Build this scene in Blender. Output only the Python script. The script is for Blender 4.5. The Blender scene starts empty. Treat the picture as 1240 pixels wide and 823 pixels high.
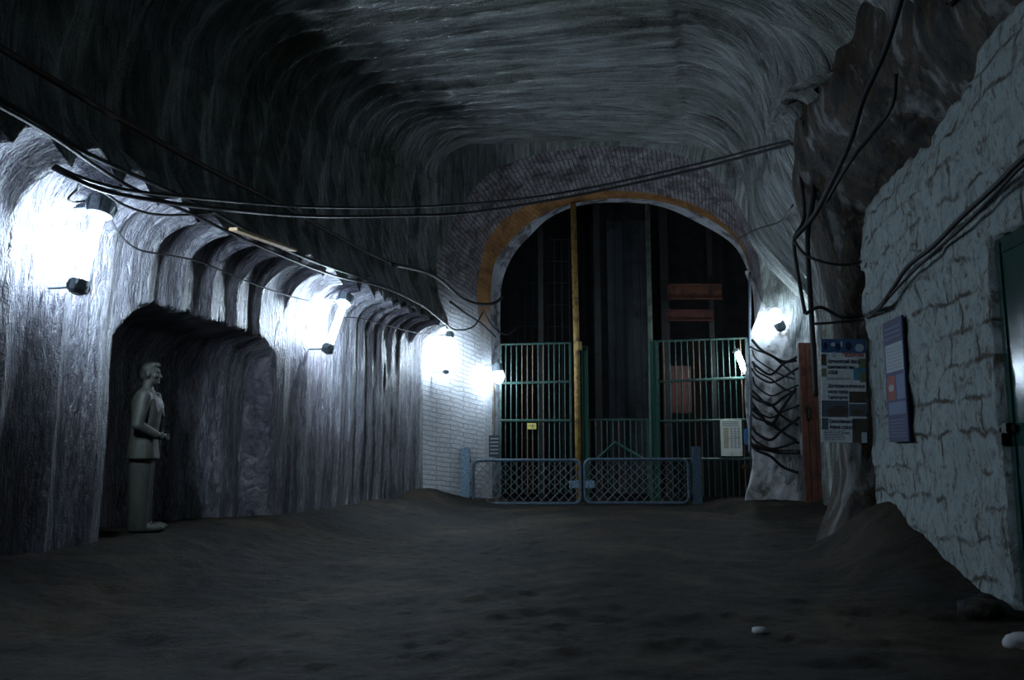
import bpy, bmesh, math, random
import numpy as np
from mathutils import Vector, Matrix

random.seed(7)
SC = bpy.context.scene
COL = SC.collection
PI = math.pi

# ------------------------------------------------------------------ camera model
F, TH, CH = 1000.0, math.atan(134 / 1000.0), 1.1
CT, ST = math.cos(TH), math.sin(TH)

def P(px, py, Y):
    """the point of the place at depth Y that the photograph shows at (px, py)"""
    a, v = (px - 620) / F, (411.5 - py) / F
    b, d = CT - v * ST, ST + v * CT
    return (a / b * Y, Y, CH + d / b * Y)

KX = .231
_n = math.hypot(1, KX)
AX, RT, OX = (KX / _n, 1 / _n), (1 / _n, -KX / _n), -5.54   # gallery axis, its right, left wall line

def UW(u, w, z):
    return (OX + u * RT[0] + w * AX[0], u * RT[1] + w * AX[1], z)

def uw(x, y):
    return ((x - OX) * RT[0] + y * RT[1], (x - OX) * AX[0] + y * AX[1])

def Pu(px, py, u):
    a, v = (px - 620) / F, (411.5 - py) / F
    b, d = CT - v * ST, ST + v * CT
    t = (u + OX * RT[0]) / (a * RT[0] + b * RT[1])
    return (a * t, b * t, CH + d * t)

# ------------------------------------------------------------------ noise
_rng = np.random.RandomState(11)
_tab = _rng.rand(64, 64, 64)

def vnoise(x, y, z=0.0):
    x, y, z = np.broadcast_arrays(np.asarray(x, float), np.asarray(y, float), np.asarray(z, float))
    xi, yi, zi = np.floor(x).astype(int), np.floor(y).astype(int), np.floor(z).astype(int)
    fx, fy, fz = x - xi, y - yi, z - zi
    fx, fy, fz = (f * f * (3 - 2 * f) for f in (fx, fy, fz))
    g = lambda i, j, k: _tab[(xi + i) % 64, (yi + j) % 64, (zi + k) % 64]
    L = lambda a, b, t: a + (b - a) * t
    return L(L(L(g(0,0,0), g(1,0,0), fx), L(g(0,1,0), g(1,1,0), fx), fy),
             L(L(g(0,0,1), g(1,0,1), fx), L(g(0,1,1), g(1,1,1), fx), fy), fz) * 2 - 1

def fbm(x, y, z=0.0, o=4):
    s, a, f = 0.0, .5, 1.0
    for i in range(o):
        s = s + a * vnoise(np.asarray(x) * f + 7.3 * i, np.asarray(y) * f + 3.1 * i, np.asarray(z) * f + 1.7 * i)
        a *= .5; f *= 2.03
    return s

def sst(a, b, x):
    t = np.clip((np.asarray(x, float) - a) / (b - a), 0, 1)
    return t * t * (3 - 2 * t)

# ------------------------------------------------------------------ materials
class NT:
    def __init__(s, name):
        s.m = bpy.data.materials.new(name); s.m.use_nodes = True
        s.t = s.m.node_tree; s.b = s.t.nodes['Principled BSDF']
    def n(s, typ, **kw):
        nd = s.t.nodes.new(typ)
        for k, v in kw.items():
            if k.startswith('_'):
                setattr(nd, k[1:], v)
            else:
                s.set(nd, k.replace('__', ' '), v)
        return nd
    def set(s, nd, key, v):
        sock = nd.inputs[int(key[1:])] if key[0] == 'i' and key[1:].isdigit() else nd.inputs[key]
        if isinstance(v, bpy.types.NodeSocket): s.t.links.new(v, sock)
        elif isinstance(v, bpy.types.Node): s.t.links.new(v.outputs[0], sock)
        else: sock.default_value = v
    def coord(s, which='Object'): return s.n('ShaderNodeTexCoord').outputs[which]
    def mapv(s, v, scale=(1,1,1), rot=(0,0,0), loc=(0,0,0)):
        return s.n('ShaderNodeMapping', Vector=v, Scale=scale, Rotation=rot, Location=loc).outputs[0]
    def noise(s, v, scale, detail=5, rough=.6, dist=0):
        return s.n('ShaderNodeTexNoise', Vector=v, Scale=scale, Detail=detail, Roughness=rough, Distortion=dist).outputs[0]
    def ramp(s, f, stops):
        r = s.n('ShaderNodeValToRGB', i0=f)
        e = r.color_ramp.elements
        while len(e) < len(stops): e.new(.5)
        for el, (p, c) in zip(e, stops):
            el.position = p; el.color = (*c, 1) if len(c) == 3 else c
        return r.outputs[0]
    def mix(s, f, a, b, mode='MIX'):
        nd = s.t.nodes.new('ShaderNodeMix'); nd.data_type = 'RGBA'; nd.blend_type = mode
        for i, v in ((0, f), (6, a), (7, b)):
            if isinstance(v, bpy.types.NodeSocket): s.t.links.new(v, nd.inputs[i])
            elif i == 0: nd.inputs[i].default_value = v
            else: nd.inputs[i].default_value = (*v, 1)
        return nd.outputs[2]
    def math(s, op, a, b=0.0, clamp=False):
        nd = s.n('ShaderNodeMath', _operation=op, i0=a, i1=b); nd.use_clamp = clamp
        return nd.outputs[0]
    def bump(s, h, strength, dist, normal=None):
        nd = s.n('ShaderNodeBump', Strength=strength, Distance=dist, Height=h)
        if normal is not None: s.set(nd, 'Normal', normal)
        return nd.outputs[0]
    def done(s, color=None, rough=None, normal=None, metal=None, spec=None):
        for k, v in (('Base Color', color), ('Roughness', rough), ('Normal', normal), ('Metallic', metal), ('Specular IOR Level', spec)):
            if v is not None: s.set(s.b, k, (*v, 1) if isinstance(v, tuple) and len(v) == 3 else v)
        return s.m

def salt(name, dark, mid, light, tint, fine=(5, 34), rough=(.3, .6), stain=.35, bump=.7, dist=.05):
    t = NT(name); uv = t.coord('UV'); ob = t.coord()
    big = t.noise(ob, .55, 4, .6, .4)
    st = t.noise(t.mapv(uv, (.9, 9, 1)), 1, 6, .65, .6)
    fs = t.noise(t.mapv(uv, (fine[0], fine[1], 1)), 1, 4, .6, 1.2)
    band = t.noise(t.mapv(uv, (.12, 2.6, 1)), 1, 3, .55, .2)
    cr = t.noise(ob, 42, 3, .7)
    f = t.math('ADD', t.math('MULTIPLY', st, .45), t.math('MULTIPLY', fs, .55))
    col = t.ramp(f, [(.32, dark), (.5, mid), (.68, light)])
    col = t.mix(t.ramp(big, [(.42, (0, 0, 0)), (.62, (.75, .75, .75))]), col, tint, 'MULTIPLY')
    grime = t.math('ADD', t.math('MULTIPLY', band, .6), t.math('MULTIPLY', t.noise(ob, 1.7, 6, .7, .5), .4))
    col = t.mix(t.ramp(grime, [(.52, (0, 0, 0)), (.66, (stain, stain, stain))]), col, (.03, .028, .024))
    h = t.math('ADD', t.math('MULTIPLY', fs, 1.0), t.math('MULTIPLY', cr, .35))
    h = t.math('ADD', h, t.math('MULTIPLY', st, .9))
    return t.done(col, t.ramp(cr, [(.35, (rough[0],) * 3), (.65, (rough[1],) * 3)]), t.bump(h, bump, dist))

def plain(name, c, rough=.55, metal=0.0, var=.35, scale=14, bump=.15, c2=None, lo=.45, hi=.62):
    t = NT(name); ob = t.coord()
    nz = t.noise(ob, scale, 5, .65, .3)
    c2 = c2 or tuple(x * (1 - var) for x in c)
    return t.done(t.ramp(nz, [(lo, c), (hi, c2)]), rough, t.bump(nz, bump, .01), metal)

M = {}
M['salt_wall'] = salt('salt_wall', (.045, .04, .055), (.23, .23, .275), (.6, .62, .66), (.55, .48, .5), fine=(6, 26), stain=.45, bump=1.0, dist=.09)
M['salt_upper'] = salt('salt_upper', (.09, .095, .09), (.34, .365, .37), (.64, .69, .71), (.55, .57, .45), fine=(1.3, 16), rough=(.12, .36), stain=.95, bump=1.0, dist=.08)
M['rock'] = None

def rock_mat():
    t = NT('rock'); ob = t.coord()
    big = t.noise(t.mapv(ob, (1.5, 1.5, .5), (0, .25, 0)), 1.25, 6, .62, 1.1)
    det = t.noise(t.mapv(ob, (6, 6, 2.4)), 1.5, 6, .7, .6)
    col = t.ramp(big, [(.36, (.005, .005, .006)), (.45, (.012, .01, .009)), (.49, (.06, .034, .016)), (.535, (.035, .026, .018)), (.57, (.15, .155, .15)), (.75, (.3, .31, .32))])
    col = t.mix(t.ramp(det, [(.4, (0, 0, 0)), (.68, (.6, .6, .6))]), col, (.014, .012, .011))
    return t.done(col, .65, t.bump(det, .9, .06))
M['rock'] = rock_mat()

def floor_mat():
    t = NT('trodden_salt_floor'); ob = t.coord()
    big = t.noise(ob, .6, 5, .6, .6); det = t.noise(t.mapv(ob, (6, 8, 6)), 1, 9, .78, .6); fine = t.noise(ob, 30, 5, .7)
    col = t.ramp(big, [(.35, (.022, .019, .016)), (.5, (.048, .037, .025)), (.66, (.13, .096, .058))])
    col = t.mix(t.ramp(det, [(.45, (0, 0, 0)), (.7, (.7, .7, .7))]), col, (.018, .017, .017))
    col = t.mix(t.ramp(fine, [(.6, (0, 0, 0)), (.72, (.4, .4, .4))]), col, (.13, .13, .135))
    h = t.math('ADD', t.math('MULTIPLY', det, 1.0), t.math('MULTIPLY', fine, .25))
    return t.done(col, .7, t.bump(h, 1.0, .22), None, .25)
M['floor'] = floor_mat()

def whitewash_mat():
    t = NT('whitewashed_blocks'); uv = t.coord('UV'); ob = t.coord()
    warp = t.n('ShaderNodeTexNoise', Vector=ob, Scale=2.6, Detail=5).outputs[1]
    wv = t.n('ShaderNodeVectorMath', _operation='SCALE', i0=warp)
    wv.inputs[3].default_value = .26
    uvw = t.n('ShaderNodeVectorMath', _operation='ADD', i0=uv, i1=wv.outputs[0]).outputs[0]
    br = t.n('ShaderNodeTexBrick', Vector=uvw, Scale=1.0)
    br.inputs['Brick Width'].default_value = .52; br.inputs['Row Height'].default_value = .27
    br.inputs['Mortar Size'].default_value = .03; br.inputs['Mortar Smooth'].default_value = .9
    fac = br.outputs[1]
    n1 = t.noise(ob, 2.4, 7, .7, .6); n2 = t.noise(t.mapv(ob, (9, 9, 5)), 1, 6, .75, .5)
    col = t.ramp(n2, [(.36, (.17, .205, .21)), (.52, (.285, .34, .345)), (.7, (.14, .155, .145))])
    stn = t.math('MULTIPLY', t.ramp(n1, [(.46, (0, 0, 0)), (.58, (1, 1, 1))]), fac)
    sp = t.ramp(t.noise(t.mapv(ob, (4, 4, 2.6)), 1.7, 9, .82, 1.6), [(.525, (0, 0, 0)), (.6, (.92, .92, .92))])
    col = t.mix(stn, col, (.06, .045, .03))
    col = t.mix(sp, col, (.075, .06, .04))
    h = t.math('SUBTRACT', t.math('MULTIPLY', n2, .8), t.math('MULTIPLY', stn, .9))
    return t.done(col, .8, t.bump(h, .7, .03))
M['whitewash'] = whitewash_mat()

def brick_mat(name, cols, paint=None, rowh=.085, w=.3, mortar=.012, joint=(.03, .026, .026), warp_=.05):
    t = NT(name); uv = t.coord('UV'); ob = t.coord()
    warp = t.n('ShaderNodeTexNoise', Vector=ob, Scale=2.2, Detail=2).outputs[1]
    wv = t.n('ShaderNodeVectorMath', _operation='SCALE', i0=warp); wv.inputs[3].default_value = warp_
    uvw = t.n('ShaderNodeVectorMath', _operation='ADD', i0=uv, i1=wv.outputs[0]).outputs[0]
    br = t.n('ShaderNodeTexBrick', Vector=uvw, Scale=1.0)
    br.inputs['Brick Width'].default_value = w; br.inputs['Row Height'].default_value = rowh
    br.inputs['Mortar Size'].default_value = mortar; br.inputs['Mortar Smooth'].default_value = .3
    fac = br.outputs[1]
    n1 = t.noise(ob, 3.0, 6, .7, .5); n2 = t.noise(ob, 16, 5, .7)
    col = t.ramp(n1, [(.36, cols[0]), (.5, cols[1]), (.64, cols[2])])
    if paint:
        z = t.n('ShaderNodeSeparateXYZ', Vector=ob).outputs[2]
        zz = t.math('ADD', z, t.math('MULTIPLY', n1, 1.2))
        m = t.ramp(t.math('DIVIDE', zz, 8.0), [(paint[0], (1, 1, 1)), (paint[1], (0, 0, 0))])
        col = t.mix(m, col, t.ramp(n2, [(.35, (.42, .43, .46)), (.6, (.66, .67, .7))]))
        jm = t.mix(m, joint, (.3, .29, .3))
    else:
        jm = joint
    col = t.mix(t.math('MULTIPLY', fac, t.ramp(n2, [(.35, (.3, .3, .3)), (.55, (1, 1, 1))])), col, jm)
    h = t.math('SUBTRACT', t.math('MULTIPLY', n2, .6), fac)
    return t.done(col, .75, t.bump(h, .8, .02))
M['arch_brick'] = brick_mat('arch_brick', [(.05, .042, .042), (.17, .15, .16), (.3, .28, .3)], paint=(.56, .64), rowh=.095, w=.6, warp_=.02)
M['orange_brick'] = brick_mat('orange_brick', [(.12, .05, .012), (.25, .11, .03), (.33, .16, .05)], rowh=.1, mortar=.004, joint=(.08, .04, .02), paint=(.5, .6))
M['plaster'] = plain('white_plaster', (.62, .64, .66), .8, scale=5, c2=(.36, .34, .33), bump=.5)
M['edge_plaster'] = plain('edge_plaster', (.4, .41, .46), .8, scale=2.5, c2=(.09, .085, .09), bump=.5, lo=.46, hi=.6)
M['pier'] = plain('pier_plaster', (.6, .6, .62), .8, scale=3.5, c2=(.14, .125, .11), bump=.6, lo=.48, hi=.66)
M['steel_blue'] = plain('blue_grey_paint', (.085, .135, .19), .5, .1, scale=20, c2=(.05, .07, .09))
M['steel_blue_pale'] = plain('worn_blue_paint', (.2, .32, .42), .45, .1, scale=22, c2=(.1, .15, .19))
M['galv'] = plain('galvanised_wire', (.2, .23, .26), .5, .4, scale=40)
M['green'] = plain('green_paint', (.03, .13, .1), .45, .1, scale=16, c2=(.05, .13, .09))
M['green_door'] = None
M['teal'] = plain('teal_bar_paint', (.045, .125, .11), .45, .2, scale=18, c2=(.055, .055, .04))
M['rust_bar'] = plain('rusty_bar', (.2, .13, .08), .65, .3, scale=18, c2=(.11, .14, .11))
M['yellow'] = plain('ochre_pole_paint', (.34, .22, .055), .6, 0, scale=9, c2=(.13, .07, .03))
M['dull_pole'] = plain('dull_green_pole', (.11, .14, .11), .6, .1, scale=9, c2=(.06, .07, .06))
M['cable'] = plain('black_cable', (.012, .012, .014), .65, 0, scale=30, bump=.05)
M['pipe'] = plain('rusty_pipe', (.06, .035, .03), .6, .3, scale=12, c2=(.025, .02, .02))
M['wood'] = plain('pale_wood', (.62, .44, .26), .6, 0, scale=12, c2=(.42, .28, .15))
M['redwood'] = plain('red_brown_boards', (.22, .085, .055), .7, 0, scale=5, c2=(.1, .045, .035))
M['black'] = plain('black_iron', (.02, .02, .022), .45, .4, scale=20)
M['cap'] = plain('grey_lamp_cap', (.24, .29, .33), .5, .1, scale=30, c2=(.15, .19, .21))
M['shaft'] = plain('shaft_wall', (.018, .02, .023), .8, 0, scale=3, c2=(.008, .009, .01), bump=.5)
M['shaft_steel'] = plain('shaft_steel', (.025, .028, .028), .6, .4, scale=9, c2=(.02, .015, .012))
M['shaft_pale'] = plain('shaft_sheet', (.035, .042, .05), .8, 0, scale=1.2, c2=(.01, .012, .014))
M['orange_steel'] = plain('faded_orange_steel', (.11, .035, .015), .6, .1, scale=4, c2=(.03, .014, .01))
M['red_steel'] = plain('faded_red_steel', (.09, .02, .015), .6, .1, scale=4, c2=(.03, .012, .01))
M['statue'] = None

def statue_mat():
    t = NT('carved_salt'); ob = t.coord()
    a = t.noise(t.mapv(ob, (5, 5, 3)), 1.5, 7, .7, .4); b = t.noise(ob, 60, 3, .7)
    col = t.ramp(a, [(.35, (.03, .032, .026)), (.6, (.055, .058, .047)), (.75, (.02, .02, .017))])  # salt tone darkened to carry the shadow of the niche
    h = t.math('ADD', a, t.math('MULTIPLY', b, .3))
    return t.done(col, .6, t.bump(h, .45, .015))
M['statue'] = statue_mat()

def door_mat():
    t = NT('green_gloss_door'); ob = t.coord()
    a = t.noise(ob, 120, 2, .6); b = t.noise(ob, 4, 5, .6)
    return t.done(t.ramp(b, [(.4, (.012, .045, .04)), (.65, (.02, .07, .06))]), .08, t.bump(a, .2, .002), 0.0, .8)
M['green_door'] = door_mat()

def emit(name, c, s):
    m = bpy.data.materials.new(name); m.use_nodes = True
    b = m.node_tree.nodes['Principled BSDF']
    b.inputs['Base Color'].default_value = (.8, .8, .8, 1)
    b.inputs['Emission Color'].default_value = (*c, 1); b.inputs['Emission Strength'].default_value = s
    return m
LC = (.67, .84, 1.0)
M['glow'] = emit('lit_tube', LC, 330)
M['glow_dim'] = emit('weak_lit_tube', LC, 60)
M['glow_bulb'] = emit('lit_bulb', LC, 115)
M['glow_small'] = emit('lit_short_tube', (.78, .93, 1.0), 110)

def flat(name, c, rough=.35): return plain(name, c, rough, 0, .18, 25, .02)
M['poster_pale'] = flat('poster_pale', (.86, .92, .96))
M['ink_navy'] = flat('ink_navy', (.015, .02, .07))
M['ink_red'] = flat('ink_red', (.5, .03, .04))
M['ink_grey'] = flat('ink_grey', (.12, .14, .18))
M['pic_sky'] = flat('pic_sky', (.05, .13, .3))
M['pic_light'] = flat('pic_light', (.55, .66, .75))
M['pic_brown'] = flat('pic_brown', (.1, .075, .06))
M['pic_slate'] = flat('pic_slate', (.12, .15, .19))
M['pic_green'] = flat('pic_green', (.24, .27, .14))
M['pic_cyan'] = flat('pic_cyan', (.1, .33, .5))
M['poster_navy'] = flat('poster_navy', (.02, .026, .09), .65)
M['poster_white'] = flat('poster_white', (.3, .36, .43), .65)
M['poster_red'] = flat('poster_red', (.22, .035, .03), .65)
M['poster_blue'] = flat('poster_blue', (.1, .15, .26), .65)
M['paper'] = plain('notice_paper', (.78, .82, .74), .6, 0, scale=7, c2=(.62, .6, .38), bump=.02, lo=.5, hi=.7)
M['ink_ochre'] = flat('ink_ochre', (.34, .24, .08))
M['yellow_sign'] = flat('yellow_sign', (.66, .55, .12))
M['blackboard'] = flat('blackboard', (.03, .035, .04))
M['chalk'] = flat('chalk', (.34, .38, .42))
M['blue_plastic'] = flat('blue_plastic', (.04, .2, .42))
M['stone'] = M['rock']

# ------------------------------------------------------------------ mesh builder
ORG = {}

class MB:
    def __init__(s): s.v, s.f = [], []
    def add(s, vs, fs):
        b = len(s.v); s.v.extend(tuple(v) for v in vs); s.f.extend(tuple(i + b for i in f) for f in fs); return s
    def box(s, c, size, rot=None, bev=0.0):
        bm = bmesh.new(); bmesh.ops.create_cube(bm, size=1)
        for v in bm.verts: v.co = Vector((v.co.x * size[0], v.co.y * size[1], v.co.z * size[2]))
        if bev: bmesh.ops.bevel(bm, geom=bm.edges[:], offset=bev, segments=2, affect='EDGES')
        return s.bm(bm, c, rot)
    def bm(s, bm, c=(0, 0, 0), rot=None):
        bm.verts.ensure_lookup_table(); bm.verts.index_update()
        R = rot if rot is not None else Matrix.Identity(3)
        vs = [R @ v.co + Vector(c) for v in bm.verts]
        fs = [[v.index for v in f.verts] for f in bm.faces]
        bm.free(); return s.add(vs, fs)
    def loft(s, rings, closed=True, cap=True):
        n = len(rings[0]); vs = [p for r in rings for p in r]; fs = []
        for i in range(len(rings) - 1):
            for j in range(n if closed else n - 1):
                k = (j + 1) % n
                fs.append((i * n + j, i * n + k, (i + 1) * n + k, (i + 1) * n + j))
        if cap and closed:
            fs.append(tuple(reversed(range(n)))); fs.append(tuple((len(rings) - 1) * n + j for j in range(n)))
        return s.add(vs, fs)
    def tube(s, pts, r, n=8, closed=False):
        pts = [Vector(p) for p in pts]; N = len(pts); rings = []; up = None
        for i, p in enumerate(pts):
            if closed: d = pts[(i + 1) % N] - pts[i - 1]
            else: d = pts[min(i + 1, N - 1)] - pts[max(i - 1, 0)]
            d = d.normalized() if d.length > 1e-9 else Vector((0, 0, 1))
            if up is None: up = d.orthogonal().normalized()
            up = (up - d * up.dot(d)); up = up.normalized() if up.length > 1e-6 else d.orthogonal().normalized()
            bi = d.cross(up); rr = r[i] if hasattr(r, '__len__') else r
            rings.append([p + (up * math.cos(2 * PI * k / n) + bi * math.sin(2 * PI * k / n)) * rr for k in range(n)])
        if closed: rings.append(rings[0]); return s.loft(rings, cap=False)
        return s.loft(rings)
    def sphere(s, c, r, sub=2, sc=(1, 1, 1)):
        bm = bmesh.new(); bmesh.ops.create_icosphere(bm, subdivisions=sub, radius=r)
        for v in bm.verts: v.co = Vector((v.co.x * sc[0], v.co.y * sc[1], v.co.z * sc[2]))
        return s.bm(bm, c)
    def build(s, name, mat, parent=None, smooth=False, loc=None, label=None):
        me = bpy.data.meshes.new(name)
        o = Vector(ORG.get(parent.name, (0, 0, 0))) if parent else Vector(loc or (0, 0, 0))
        me.from_pydata([tuple(Vector(v) - o) for v in s.v], [], s.f); me.update()
        bm = bmesh.new(); bm.from_mesh(me); bmesh.ops.recalc_face_normals(bm, faces=bm.faces[:]); bm.to_mesh(me); bm.free()
        if smooth is True: me.polygons.foreach_set('use_smooth', [True] * len(me.polygons))
        elif smooth: me.polygons.foreach_set('use_smooth', [True] * len(me.polygons)); me.set_sharp_from_angle(angle=smooth)
        me.materials.append(M[mat] if isinstance(mat, str) else mat)
        ob = bpy.data.objects.new(name, me); COL.objects.link(ob)
        if parent: ob.parent = parent; ORG[ob.name] = tuple(o)
        else: ob.location = o; ORG[ob.name] = tuple(o)
        if label: ob['label'] = label
        return ob

def tag(o, label, cat, group=None, kind=None):
    o['label'] = label; o['category'] = cat
    if group: o['group'] = group
    if kind: o['kind'] = kind
    return o

def thing(name, label, cat, loc, group=None):
    o = bpy.data.objects.new(name, None); COL.objects.link(o); o.location = loc; o.empty_display_size = .1
    ORG[o.name] = tuple(loc)
    return tag(o, label, cat, group)

def struct(o, label, cat):
    o['kind'] = 'structure'; o['label'] = label; o['category'] = cat; return o

def grid(name, pts, uvs, mat, keep=None, smooth=True):
    """pts: (a, b, 3) array, uvs: (a, b, 2) array"""
    a, b = pts.shape[:2]
    idx = np.arange(a * b).reshape(a, b)
    q = np.stack([idx[:-1, :-1], idx[1:, :-1], idx[1:, 1:], idx[:-1, 1:]], -1).reshape(-1, 4)
    if keep is not None: q = q[keep.reshape(-1)]
    me = bpy.data.meshes.new(name)
    me.from_pydata(pts.reshape(-1, 3).tolist(), [], q.tolist()); me.update()
    ul = me.uv_layers.new(name='UVMap')
    li = np.empty(len(me.loops), dtype=np.int32); me.loops.foreach_get('vertex_index', li)
    ul.data.foreach_set('uv', uvs.reshape(-1, 2)[li].astype(np.float32).reshape(-1))
    if smooth: me.polygons.foreach_set('use_smooth', [True] * len(me.polygons))
    me.materials.append(M[mat])
    o = bpy.data.objects.new(name, me); COL.objects.link(o)
    return o

def spline(pts, per=8):
    pts = [Vector(p) for p in pts]
    if len(pts) < 3: return pts
    q = [pts[0] * 2 - pts[1]] + pts + [pts[-1] * 2 - pts[-2]]; out = []
    for i in range(1, len(q) - 2):
        p0, p1, p2, p3 = q[i - 1:i + 3]
        for k in range(per):
            t = k / per
            out.append(.5 * (2 * p1 + (p2 - p0) * t + (2 * p0 - 5 * p1 + 4 * p2 - p3) * t * t + (3 * p1 - p0 - 3 * p2 + p3) * t ** 3))
    out.append(pts[-1]); return out

def resample(curve, n):
    c = np.array(curve, float); d = np.r_[0, np.cumsum(np.linalg.norm(np.diff(c, axis=0), axis=1))]
    t = np.linspace(0, d[-1], n)
    return np.stack([np.interp(t, d, c[:, i]) for i in range(3)], 1), t

# ------------------------------------------------------------------ the gallery: left wall, vault, right wall
W0, W1 = 1.0, 18.05
NW = 620
ws = np.linspace(W0, W1, NW)
UR = 6.32
rr = np.random.RandomState(3)

def scallop(w, period, seed, warp=.3):
    ph = w / period + warp * vnoise(w * .45, seed) + .12 * vnoise(w * 1.7, seed + 5)
    k = np.floor(ph).astype(int); fr = ph - k
    amp = .55 + .6 * _tab[k % 64, seed % 64, 3]
    return (1 - (2 * fr - 1) ** 2) * amp, fr

def zc(w): return 5.78 + .15 * (w - 8.2)

def build_gallery():
    nA, nL, nB, nC, nT, nD, nE = 78, 26, 50, 26, 90, 34, 110
    sc1, _ = scallop(ws, .6, 5)
    sc2, _ = scallop(ws, .57, 17)
    sc3, _ = scallop(ws, .27, 29)
    zl = 3.34 + .012 * (ws - 6) + .22 * sc1
    rows, segs = [], []
    W = ws
    for i in range(nA):                     # lower cut of the left wall
        t = i / (nA - 1); z = -.35 + (zl - .42 + .35) * t
        rows.append((0 * W - .10 * (1 - t) * .4, z)); segs.append(0)
    for i in range(1, nL):                  # its rounded top curling out to the lip
        a = i / (nL - 1) * PI / 2
        rows.append((.5 * (1 - np.cos(a)) + 0 * W, zl - .42 + .42 * np.sin(a))); segs.append(1)
    zt = zc(W); rc = .75
    for i in range(1, nB):                  # upper left wall
        t = i / (nB - 1)
        rows.append((.5 - .1 * np.sin(PI * t) - .16 * t + 0 * W, zl + .02 + (zt - rc - zl) * t)); segs.append(2)
    for i in range(1, nC):                  # left cove
        a = i / (nC - 1) * PI / 2
        rows.append((.34 + rc * (1 - np.cos(a)) + 0 * W, zt - rc + rc * np.sin(a))); segs.append(3)
    rd = 1.15; fl = .62 * sst(11, 17.5, W) + .5 + .9 * (1 - sst(11, 12.6, W))
    for i in range(1, nT):                  # roof
        t = i / (nT - 1)
        rows.append((.34 + rc + (UR - rd - .34 - rc) * t + 0 * W, zt + .04 * np.sin(PI * t))); segs.append(4)
    for i in range(1, nD):                  # right cove
        a = i / (nD - 1) * PI / 2
        rows.append((UR - rd + rd * np.sin(a) + 0 * W, zt - rd + rd * np.cos(a))); segs.append(5)
    for i in range(1, nE):                  # right wall, flaring out below
        t = i / (nE - 1); z = (zt - rd) + (-.35 - (zt - rd)) * t
        rows.append((UR + fl * sst(5.4, 3.4, z) if False else UR + fl * (1 - sst(3.4, 5.4, z)), z)); segs.append(6)
    U = np.stack([r[0] for r in rows]); Z = np.stack([r[1] for r in rows]); seg = np.array(segs)
    ns = len(rows)
    U = U + (np.array(segs) >= 5)[:, None] * 1.1 * (1 - sst(9.7, 10.7, W))[None, :] ** 2 * np.clip((U - UR + 1.2) / 1.2, 0, 1)
    S = np.r_[np.zeros((1, NW)), np.cumsum(np.hypot(np.diff(U, axis=0), np.diff(Z, axis=0)), 0)]
    # rock outward normal (away from the room)
    du, dz = np.gradient(U, axis=0), np.gradient(Z, axis=0); L = np.hypot(du, dz) + 1e-9
    nu, nz = -dz / L, du / L
    A1 = np.where(seg == 0, .085, np.where(seg == 1, .06, 0)); tS = np.arange(ns)
    i0 = np.where(seg == 0)[0]
    A1[i0] = .04 + .025 * np.linspace(0, 1, len(i0)) ** 1.5
    A2 = np.where(seg >= 2, .19, 0.0); i4 = np.where(seg == 4)[0]; A2[i4] = .10 + .09 * np.linspace(1, 0, len(i4)) ** 3; A2[seg >= 5] = .17; A2[seg == 3] = .27; A2[i4] += .08 * np.linspace(1, 0, len(i4)) ** 6; i2 = np.where(seg == 2)[0]; A2[i2] *= sst(0, 14, np.arange(len(i2)))
    Wg = np.broadcast_to(W, (ns, NW))
    # ribs bend slightly along the gallery as they run across the roof
    shift = -.75 * np.sin(np.clip((S - 5) / 9, 0, 1) * PI)
    sc2g, _ = scallop(Wg + shift, .57, 17); sc3g, _ = scallop(Wg + shift, .27, 29)
    sc1g = np.broadcast_to(sc1, (ns, NW))
    D = A1[:, None] * sc1g + A2[:, None] * sc2g + np.where(seg >= 2, .04, .02)[:, None] * sc3g
    D += .05 * fbm(S * .5, Wg * .6, 2.2, 4) + np.where(seg >= 2, .010, .018)[:, None] * fbm(S * 2.2, Wg * 9, 1.1, 3)
    # wavy ripples on the flank of the right wall
    D += np.where(seg == 6, 1, 0)[:, None] * .10 * sst(12, 16, Wg) * fbm(Wg * 2.2 + S * .35, S * .12, 9.1, 3)
    U = U + nu * D; Z = Z + nz * D
    # the carved niche
    top = 2.56 - .02 * (Wg - 9) - .42 * np.clip((8.6 - Wg) / .6, 0, 1) ** 2 - .2 * np.clip((Wg - 10.5) / .55, 0, 1) ** 2
    Zb = np.stack([r[1] for r in rows])
    m = sst(8.0, 8.1, Wg) * (1 - sst(10.95, 11.07, Wg)) * (1 - sst(-.08, .03, Zb - top)) * (seg == 0)[:, None]
    depth = 1.02 + .06 * sc1g + .08 * fbm(S * 1.2, Wg * 3, 5, 3)
    curve = .28 * sst(-.55, 0, Zb - top) ** 2
    U = U - m * (depth - curve) * .85 * (1 - .6 * sst(9.7, 11.0, Wg))
    uvw_ = Wg; Wg = Wg + (16.8 + (18.1 - 16.8) * np.clip(U / 6.3, 0, 1.1) - W1) * sst(11, 18.05, Wg)
    X = OX + U * RT[0] + Wg * AX[0]; Y = U * RT[1] + Wg * AX[1]
    pts = np.stack([X, Y, Z], -1); uvs = np.stack([S, uvw_], -1)
    a = np.where(seg <= 2)[0][-1]; b = np.where(seg <= 5)[0][-1]
    keep = np.ones((ns - 1, NW - 1), bool)
    def part(name, r0, r1, mat, k=None):
        return grid(name, pts[r0:r1], uvs[r0:r1], mat, k)
    lip = np.where(seg <= 1)[0][-1]
    struct(part('wall_left', 0, lip + 1, 'salt_wall'), 'grey scalloped salt wall cut back under the lip, with a niche', 'wall')
    struct(part('wall_left_upper', lip, a + 1, 'salt_upper'), 'dark ribbed salt wall above the lamp lit recess', 'wall')
    struct(part('ceiling', a, b + 1, 'salt_upper'), 'ribbed grey salt roof of the gallery', 'ceiling')
    kk = np.zeros((ns - b - 1, NW - 1), bool)
    wmid = (Wg[b:-1, :-1])
    kk[:] = (wmid > 11.2) | (Zb[b:-1, :-1] > 4.9) & (wmid > 9.6)
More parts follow.
